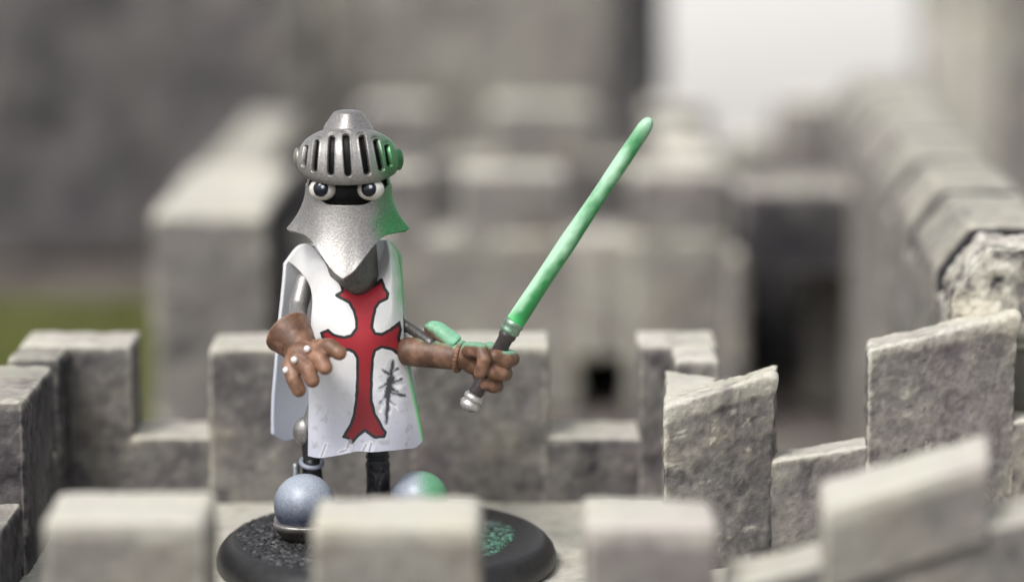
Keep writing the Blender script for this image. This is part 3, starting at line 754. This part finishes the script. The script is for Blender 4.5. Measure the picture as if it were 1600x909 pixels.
# bevor: face guard flaring into two side points and one long chin point
nth, nv = 260, 140
th = np.linspace(R(-112), R(112), nth); vv = np.linspace(0, 1, nv)
TH, VV = np.meshgrid(th, vv); w = np.clip(np.abs(TH) / R(80), 0, 1.4)
top_y = 312 - 25 * sstep(R(20), R(72), np.abs(TH)) - 0 * TH
botr = smooth_interp(np.abs(TH) / R(80), [(0, 108), (.12, 101), (.3, 90), (.55, 82), (.8, 87), (1.0, 97), (1.1, 90), (1.4, 74)])
boty = smooth_interp(np.abs(TH) / R(80), [(0, 418), (.08, 411), (.25, 389), (.45, 369), (.62, 360), (.8, 357), (1.0, 354), (1.1, 349), (1.4, 344)])
fl = VV ** 2.2
RR = 67 + (botr - 67) * fl + 4 * np.sin(np.pi * VV) * (1 - .8 * w)
YY = top_y + (boty - top_y) * VV
yq = np.linspace(270, 440, 60); Zt = np.interp(YY.ravel(), yq, [hz(q) for q in yq]).reshape(YY.shape)
P = np.stack([HC.x + RR * s1 * np.sin(TH), HC.y - RR * s1 * np.cos(TH), Zt], -1)
P[..., 0] += -.03 * VV * np.cos(TH)
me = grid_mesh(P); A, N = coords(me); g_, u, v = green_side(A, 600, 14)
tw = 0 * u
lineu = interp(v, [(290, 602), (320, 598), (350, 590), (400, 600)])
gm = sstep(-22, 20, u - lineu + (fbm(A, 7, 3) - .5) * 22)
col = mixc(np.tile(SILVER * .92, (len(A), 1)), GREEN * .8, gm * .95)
set_col(me, col)
bev = link('face_guard', me, M_steel, None); sub(bev, hel)
m = bev.modifiers.new('s', 'SOLIDIFY'); m.thickness = .05; m.offset = 1

# ---- eyes
M_eye, nt_, b_ = mat('eye_white'); b_.inputs['Base Color'].default_value = (.62, .60, .55, 1); b_.inputs['Roughness'].default_value = .18; b_.inputs['Coat Weight'].default_value = .6
M_pup, nt_, b_ = mat('pupil_black'); b_.inputs['Base Color'].default_value = (.012, .014, .02, 1); b_.inputs['Roughness'].default_value = .12; b_.inputs['Coat Weight'].default_value = 0.0; b_.inputs['Specular IOR Level'].default_value = .3
M_glint, nt_, b_ = mat('eye_glint_paint'); b_.inputs['Base Color'].default_value = (.42, .46, .55, 1); b_.inputs['Roughness'].default_value = .2
def disc_on(c, r, d, off, rad, name, m, parent):
    """shallow cap lying on the eyeball"""
    n = 28; bm = bmesh.new(); d = d.normalized(); q = d.to_track_quat('Z', 'Y'); rings = []
    for k in range(7):
        a = rad / r * k / 6; h = r + off * (1 - (k / 6) ** 4)
        if k == 0: rings.append([bm.verts.new(c + q @ Vector((0, 0, h)))]); continue
        rings.append([bm.verts.new(c + q @ Vector((math.sin(a) * h * math.cos(2*math.pi*i/n), math.sin(a) * h * math.sin(2*math.pi*i/n), math.cos(a) * h))) for i in range(n)])
    for A_, B_ in zip(rings, rings[1:]):
        for i in range(n):
            if len(A_) == 1: bm.faces.new((A_[0], B_[i], B_[(i + 1) % n]))
            else: bm.faces.new((A_[i], B_[i], B_[(i + 1) % n], A_[(i + 1) % n]))
    return sub(from_bm(name, bm, m), parent)
for (ex, ey, pxx, pyy, gx_, gy_) in ((504, 295, 500, 295, 504, 292), (579, 295, 575, 295, 579, 292)):
    c = W(ex, ey + 1, -.14); r = .15
    bm = bmesh.new(); add_ball(bm, c, r, (1.06, 1, .86), seg=4); e = from_bm('eye', bm, M_eye, kn)
    dv = (W(pxx, pyy, -.30) - c)
    disc_on(c, r * 1.005, dv, .012, .098, 'pupil', M_pup, e)
    disc_on(c, r * 1.005 + .009, W(gx_, gy_, -.30) - c, .004, .024, 'glint', M_glint, e)

# ---- gloves
BR = np.array([.15, .075, .045]); BR2 = np.array([.30, .16, .10]); DKB = np.array([.07, .035, .022])
def leather(me, tint, green=None):
    A, N = coords(me); n = fbm(A, 7, 4)
    col = mixc(BR * tint, BR2 * tint, sstep(.4, .7, n))
    # dark wash sits in the seams and creases: measured from the curvature of the surface
    bm = bmesh.new(); bm.from_mesh(me); cur = np.zeros(len(A))
    for vtx in bm.verts:
        s_ = 0.
        for e in vtx.link_edges: s_ += (e.other_vert(vtx).co - vtx.co).normalized().dot(vtx.normal)
        cur[vtx.index] = s_ / max(1, len(vtx.link_edges))
    bm.free()
    col = mixc(col, DKB, sstep(.03, .16, cur) * .9)
    col = mixc(col, BR2 * 1.35, sstep(.05, .13, -cur + (n - .5) * .05) * .7)
    if green is not None: col = mixc(col, np.array([.22, .50, .32]), np.clip(green(A, N), 0, 1))
    set_col(me, col)
# near hand, open, fingers hanging forward
bm = bmesh.new(); yh = -.62
wr = W(466, 548, -.50)
add_ball(bm, W(474, 552, yh), .17, (1.15, .9, .9))
add_ball(bm, W(492, 548, yh), .125, (1.1, .8, .8))
add_ball(bm, W(462, 562, yh), .13, (1, .9, 1.1))
F = [([(494, 543, -.66), (515, 541, -.78), (530, 551, -.86)], [.10, .096, .09]),
     ([(482, 552, -.70), (500, 560, -.84), (508, 574, -.90)], [.098, .094, .088]),
     ([(466, 562, -.70), (480, 577, -.84), (488, 594, -.88)], [.098, .094, .088]),
     ([(453, 572, -.66), (459, 592, -.76), (467, 609, -.78)], [.092, .09, .086])]
for pts, rd in F: add_chain(bm, [W(*p) for p in pts], rd)
add_chain(bm, [W(478, 560, -.5), W(490, 575, -.5)], [.08, .07])
me = fuse(bm, .014, 5)
leather(me, 1.15)
gl = link('glove', me, M_leather, kn); gl['label'] = 'open brown glove with three white knuckle studs'
def cuff_mesh(axis_pts, radii, openend, vox=.014):
    bm = bmesh.new()
    add_chain(bm, axis_pts, radii); return bm
# flared cuff of the near glove: hollow cone
def hollow_cuff(c0, c1, r0, r1, name, tint, parent, flare=None, green=None, sq=1.0):
    c0 = Vector(c0); c1 = Vector(c1); d = (c1 - c0); q = d.to_track_quat('Z', 'Y'); L = d.length
    n, m_ = 96, 40; P = np.zeros((m_, n + 1, 3))
    for j in range(m_):
        t = j / (m_ - 1)
        for i in range(n + 1):
            a = 2 * math.pi * i / n
            ext = flare(a) if flare else 0
            r = r0 + (r1 - r0) * t ** 1.15 + ext * t ** 2 * .35
            p = c0 + q @ Vector((math.cos(a) * r, math.sin(a) * r * sq, t * L * (1 + ext)))
            P[j, i] = p
    me = grid_mesh(P); bm = bmesh.new(); bm.from_mesh(me); bmesh.ops.remove_doubles(bm, verts=bm.verts, dist=1e-4)
    bmesh.ops.recalc_face_normals(bm, faces=bm.faces)
    me = baked(bm, [('SOLIDIFY', dict(thickness=.045, offset=0)), ('REMESH', dict(mode='VOXEL', voxel_size=.014, adaptivity=0.0)), ('SMOOTH', dict(factor=.5, iterations=4))])
    leather(me, tint, green)
    o = link(name, me, M_leather, None); return sub(o, parent)
hollow_cuff(W(478, 553, -.55), W(449, 517, -.28), .15, .275, 'cuff', .85, gl)
# wrist fold
def torus_arc(bm, c, axis, r, t, n=26, a0=0, a1=2 * math.pi):
    q = axis.to_track_quat('Z', 'Y'); pr = None
    for k in range(n + 1):
        a = a0 + (a1 - a0) * k / n; p = Vector(c) + q @ Vector((math.cos(a) * r, math.sin(a) * r, 0))
        if pr is not None: add_cap(bm, pr, t, p, t, 8)
        pr = p
bm = bmesh.new(); torus_arc(bm, W(468, 550, -.52), W(459, 524, -.12) - W(470, 552, -.52), .165, .02)
me = fuse(bm, .01, 2); leather(me, 1.0); sub(link('wrist_fold', me, M_leather, None), gl)
M_stud, nt_, b_ = mat('stud_silver'); b_.inputs['Base Color'].default_value = (.9, .88, .88, 1); b_.inputs['Roughness'].default_value = .3; b_.inputs['Metallic'].default_value = .3
for (x, y) in ((480, 545), (460, 562), (447, 578)):
    bm = bmesh.new(); add_ball(bm, W(x, y, -.83 if x > 450 else -.745), .04, seg=3)
    sub(from_bm('knuckle_stud', bm, M_stud), gl)

# far hand closed round the hilt
YS = -.20
hA = W(733, 634, YS); hB = W(798, 514, YS); hd = (hB - hA).normalized()
def hp(t): return hA + (hB - hA) * t
bm = bmesh.new()
add_ball(bm, W(745, 560, YS + .12), .2, (1.1, .85, 1.0))
add_chain(bm, [W(716, 556, YS + .12), W(735, 556, YS + .12)], [.15, .17])
add_chain(bm, [W(735, 548, YS - .03), W(752, 548, YS - .2), W(757, 562, YS - .27), W(750, 582, YS - .25)], [.095, .085, .082, .074])
for (bk, rt, tip, r) in (((765, 545, .18), (800, 560, .02), (773, 557, -.17), .094), ((757, 568, .2), (789, 583, .02), (768, 580, -.19), .094), ((748, 588, .2), (777, 603, .04), (759, 600, -.15), .078)):
    a_ = W(bk[0], bk[1], YS + bk[2]); b_2 = W(rt[0], rt[1], YS + rt[2]); c_ = W(tip[0], tip[1], YS + tip[2])
    mid = (b_2 + c_) / 2 + Vector((.03, -.05, -.01))
    add_chain(bm, [a_, b_2, mid, c_], [r * .95, r, r, r * .92])
me = fuse(bm, .014, 4)
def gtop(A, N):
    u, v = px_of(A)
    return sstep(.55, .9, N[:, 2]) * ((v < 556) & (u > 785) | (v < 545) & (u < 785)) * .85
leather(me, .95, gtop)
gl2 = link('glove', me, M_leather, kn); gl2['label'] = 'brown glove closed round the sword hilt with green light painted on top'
# forearm of that glove
bm = bmesh.new(); add_chain(bm, [W(638, 549, .12), W(660, 550, .08), W(708, 557, -.06)], [.17, .18, .155])
me = fuse(bm, .018, 4)
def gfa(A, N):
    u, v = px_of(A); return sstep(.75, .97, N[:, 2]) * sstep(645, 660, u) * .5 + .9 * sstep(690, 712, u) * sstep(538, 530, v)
leather(me, .75, gfa); sub(link('forearm', me, M_leather, None), gl2)
# turned-out flap of the cuff
bm = bmesh.new()
q = Vector((0, -.5, 1)).normalized().to_track_quat('Z', 'Y')
n_, m_ = 30, 30; P = np.zeros((m_, n_, 3))
for j in range(m_):
    t = j / (m_ - 1)
    for i in range(n_):
        w_ = (i / (n_ - 1) - .5) * 2
        wd = 15 * math.sqrt(max(0, 1 - (max(0, t - .65) / .35) ** 2)) + .5
        px_ = 711 - 42 * t + w_ * wd * .62; py_ = 538 - 36 * t + 6 * t * t - w_ * wd * .55
        P[j, i] = W(px_, py_, -.05 + .16 * t - .07 * (1 - w_ * w_) + .02)
me = grid_mesh(P); bmx = bmesh.new(); bmx.from_mesh(me)
me = baked(bmx, [('SOLIDIFY', dict(thickness=.07, offset=0)), ('REMESH', dict(mode='VOXEL', voxel_size=.013, adaptivity=0.0)), ('SMOOTH', dict(factor=.5, iterations=6))])
def gflap(A, N):
    u, v = px_of(A); return sstep(-4, 4, (u - 664) * .62 - (v - 490) * .72 + 14 + (fbm(A, 12, 2) - .5) * 6)
leather(me, .8, gflap); sub(link('cuff', me, M_leather, None), gl2)
bm = bmesh.new(); torus_arc(bm, W(718, 557, -.06), W(718, 557, -.06) - W(700, 553, -.02), .165, .036)
me = fuse(bm, .012, 2); leather(me, .85, lambda A, N: sstep(542, 532, px_of(A)[1]) * .95); sub(link('wrist_band', me, M_leather, None), gl2)

# ---- sword, held in the gloved fist
sw = thing('sword', 'glossy pale green toy sword raised in the knight gloved fist', 'sword', hp(.45))
def rod(name, prof, colf, m, parent=sw, seg=40):     # prof: (distance along hilt axis in photo px from hA, radius cm)
    bm = lathe_bm([(r, t) for t, r in prof], seg)
    Mx = Matrix.Translation(hA) @ hd.to_track_quat('Z', 'Y').to_matrix().to_4x4()
    bm.transform(Mx); me = bpy.data.meshes.new(name); bm.to_mesh(me); bm.free()
    A, N = coords(me); set_col(me, colf(A, N)); o = link(name, me, m, None)
    o.parent = parent; o.matrix_parent_inverse = Matrix.Translation(-parent.location); return o
LH = (hB - hA).length; sp = S(YS)
rod('pommel', [(-.06, 0), (-.055, .06), (-.02, .11), (.03, .125), (.055, .115), (.07, .09), (.085, .115), (.13, .12), (.16, .095), (.17, 0)], lambda A, N: np.tile([.72, .70, .68], (len(A), 1)), M_steel)
rod('grip', [(.15, 0), (.15, .085), (.2, .09), (LH * .5, .088), (LH - .13, .088), (LH - .1, .105), (LH - .06, .105), (LH - .03, .09), (LH - .03, 0)], lambda A, N: np.tile([.085, .07, .075], (len(A), 1)), M_dark)
rod('collar', [(LH - .06, 0), (LH - .06, .10), (LH - .03, .118), (LH + .0, .118), (LH + .03, .108), (LH + .05, .122), (LH + .09, .122), (LH + .12, .105), (LH + .12, 0)],
    lambda A, N: mixc(np.tile([.36, .36, .34], (len(A), 1)), np.array([.30, .52, .36]), np.clip(fbm(A, 8, 3) * 1.2, 0, .8)), M_steel)
bA = W(803, 506, YS); bB = W(1017, 184, YS - .0)
bd = (bB - bA).normalized(); BL = (bB - bA).length
nr, ns = 180, 48; P = np.zeros((nr, ns + 1, 3)); q = bd.to_track_quat('Z', 'Y')
for j in range(nr):
    t = j / (nr - 1); r = .108 + .003 * math.sin(t * 6.5) + .003 * math.sin(t * 17 + 1) - .022 * t
    e = (1 - t) * BL; rt = r * (math.sqrt(max(0, 1 - (1 - min(1, e / .17)) ** 2)))
    bend = .012 * math.sin(t * math.pi * 1.3)
    for i in range(ns + 1):
        a = 2 * math.pi * i / ns; P[j, i] = bA + bd * (t * BL) + q @ Vector((math.cos(a) * rt, math.sin(a) * rt, 0)) + Vector((-.6, 0, .4)) * bend * .3
me = grid_mesh(P); bmx = bmesh.new(); bmx.from_mesh(me); bmesh.ops.remove_doubles(bmx, verts=bmx.verts, dist=1e-5); bmesh.ops.recalc_face_normals(bmx, faces=bmx.faces); bmx.to_mesh(me); bmx.free()
A, N = coords(me)
side = Vector((bd.z, 0, -bd.x)).normalized(); rel = (A - np.array(bA)) @ np.array(side) / .1; al = (A - np.array(bA)) @ np.array(bd) / BL
str_ = fbm(np.stack([A @ np.array(side) * 5, A[:, 1] * 5, al * 9], -1), 1.0, 4)
n2 = fbm(np.stack([rel * .8, A[:, 1], al * 5.], -1), 1.0, 3, 4)
pale = np.clip(.52 - rel * .5 + (str_ - .5) * 2.4 + (n2 - .5) * 1.6, 0, 1)
col = mixc(np.array([.03, .24, .07]), np.array([.40, .66, .46]), pale)
col = mixc(col, np.array([.06, .60, .16]), sstep(.06, .0, al) * .7)
set_col(me, col)
o = link('blade', me, M_blade, None); o.parent = sw; o.matrix_parent_inverse = Matrix.Translation(-sw.location)
sw['label'] = 'pale green toy sword raised in the knight\'s gloved fist'

# parts hung under a part keep the places they were built in
bpy.context.view_layer.update()
for o in list(SC.objects):
    if o.parent is not None and o.parent.parent is not None:
        o.matrix_parent_inverse = o.parent.matrix_world.inverted()
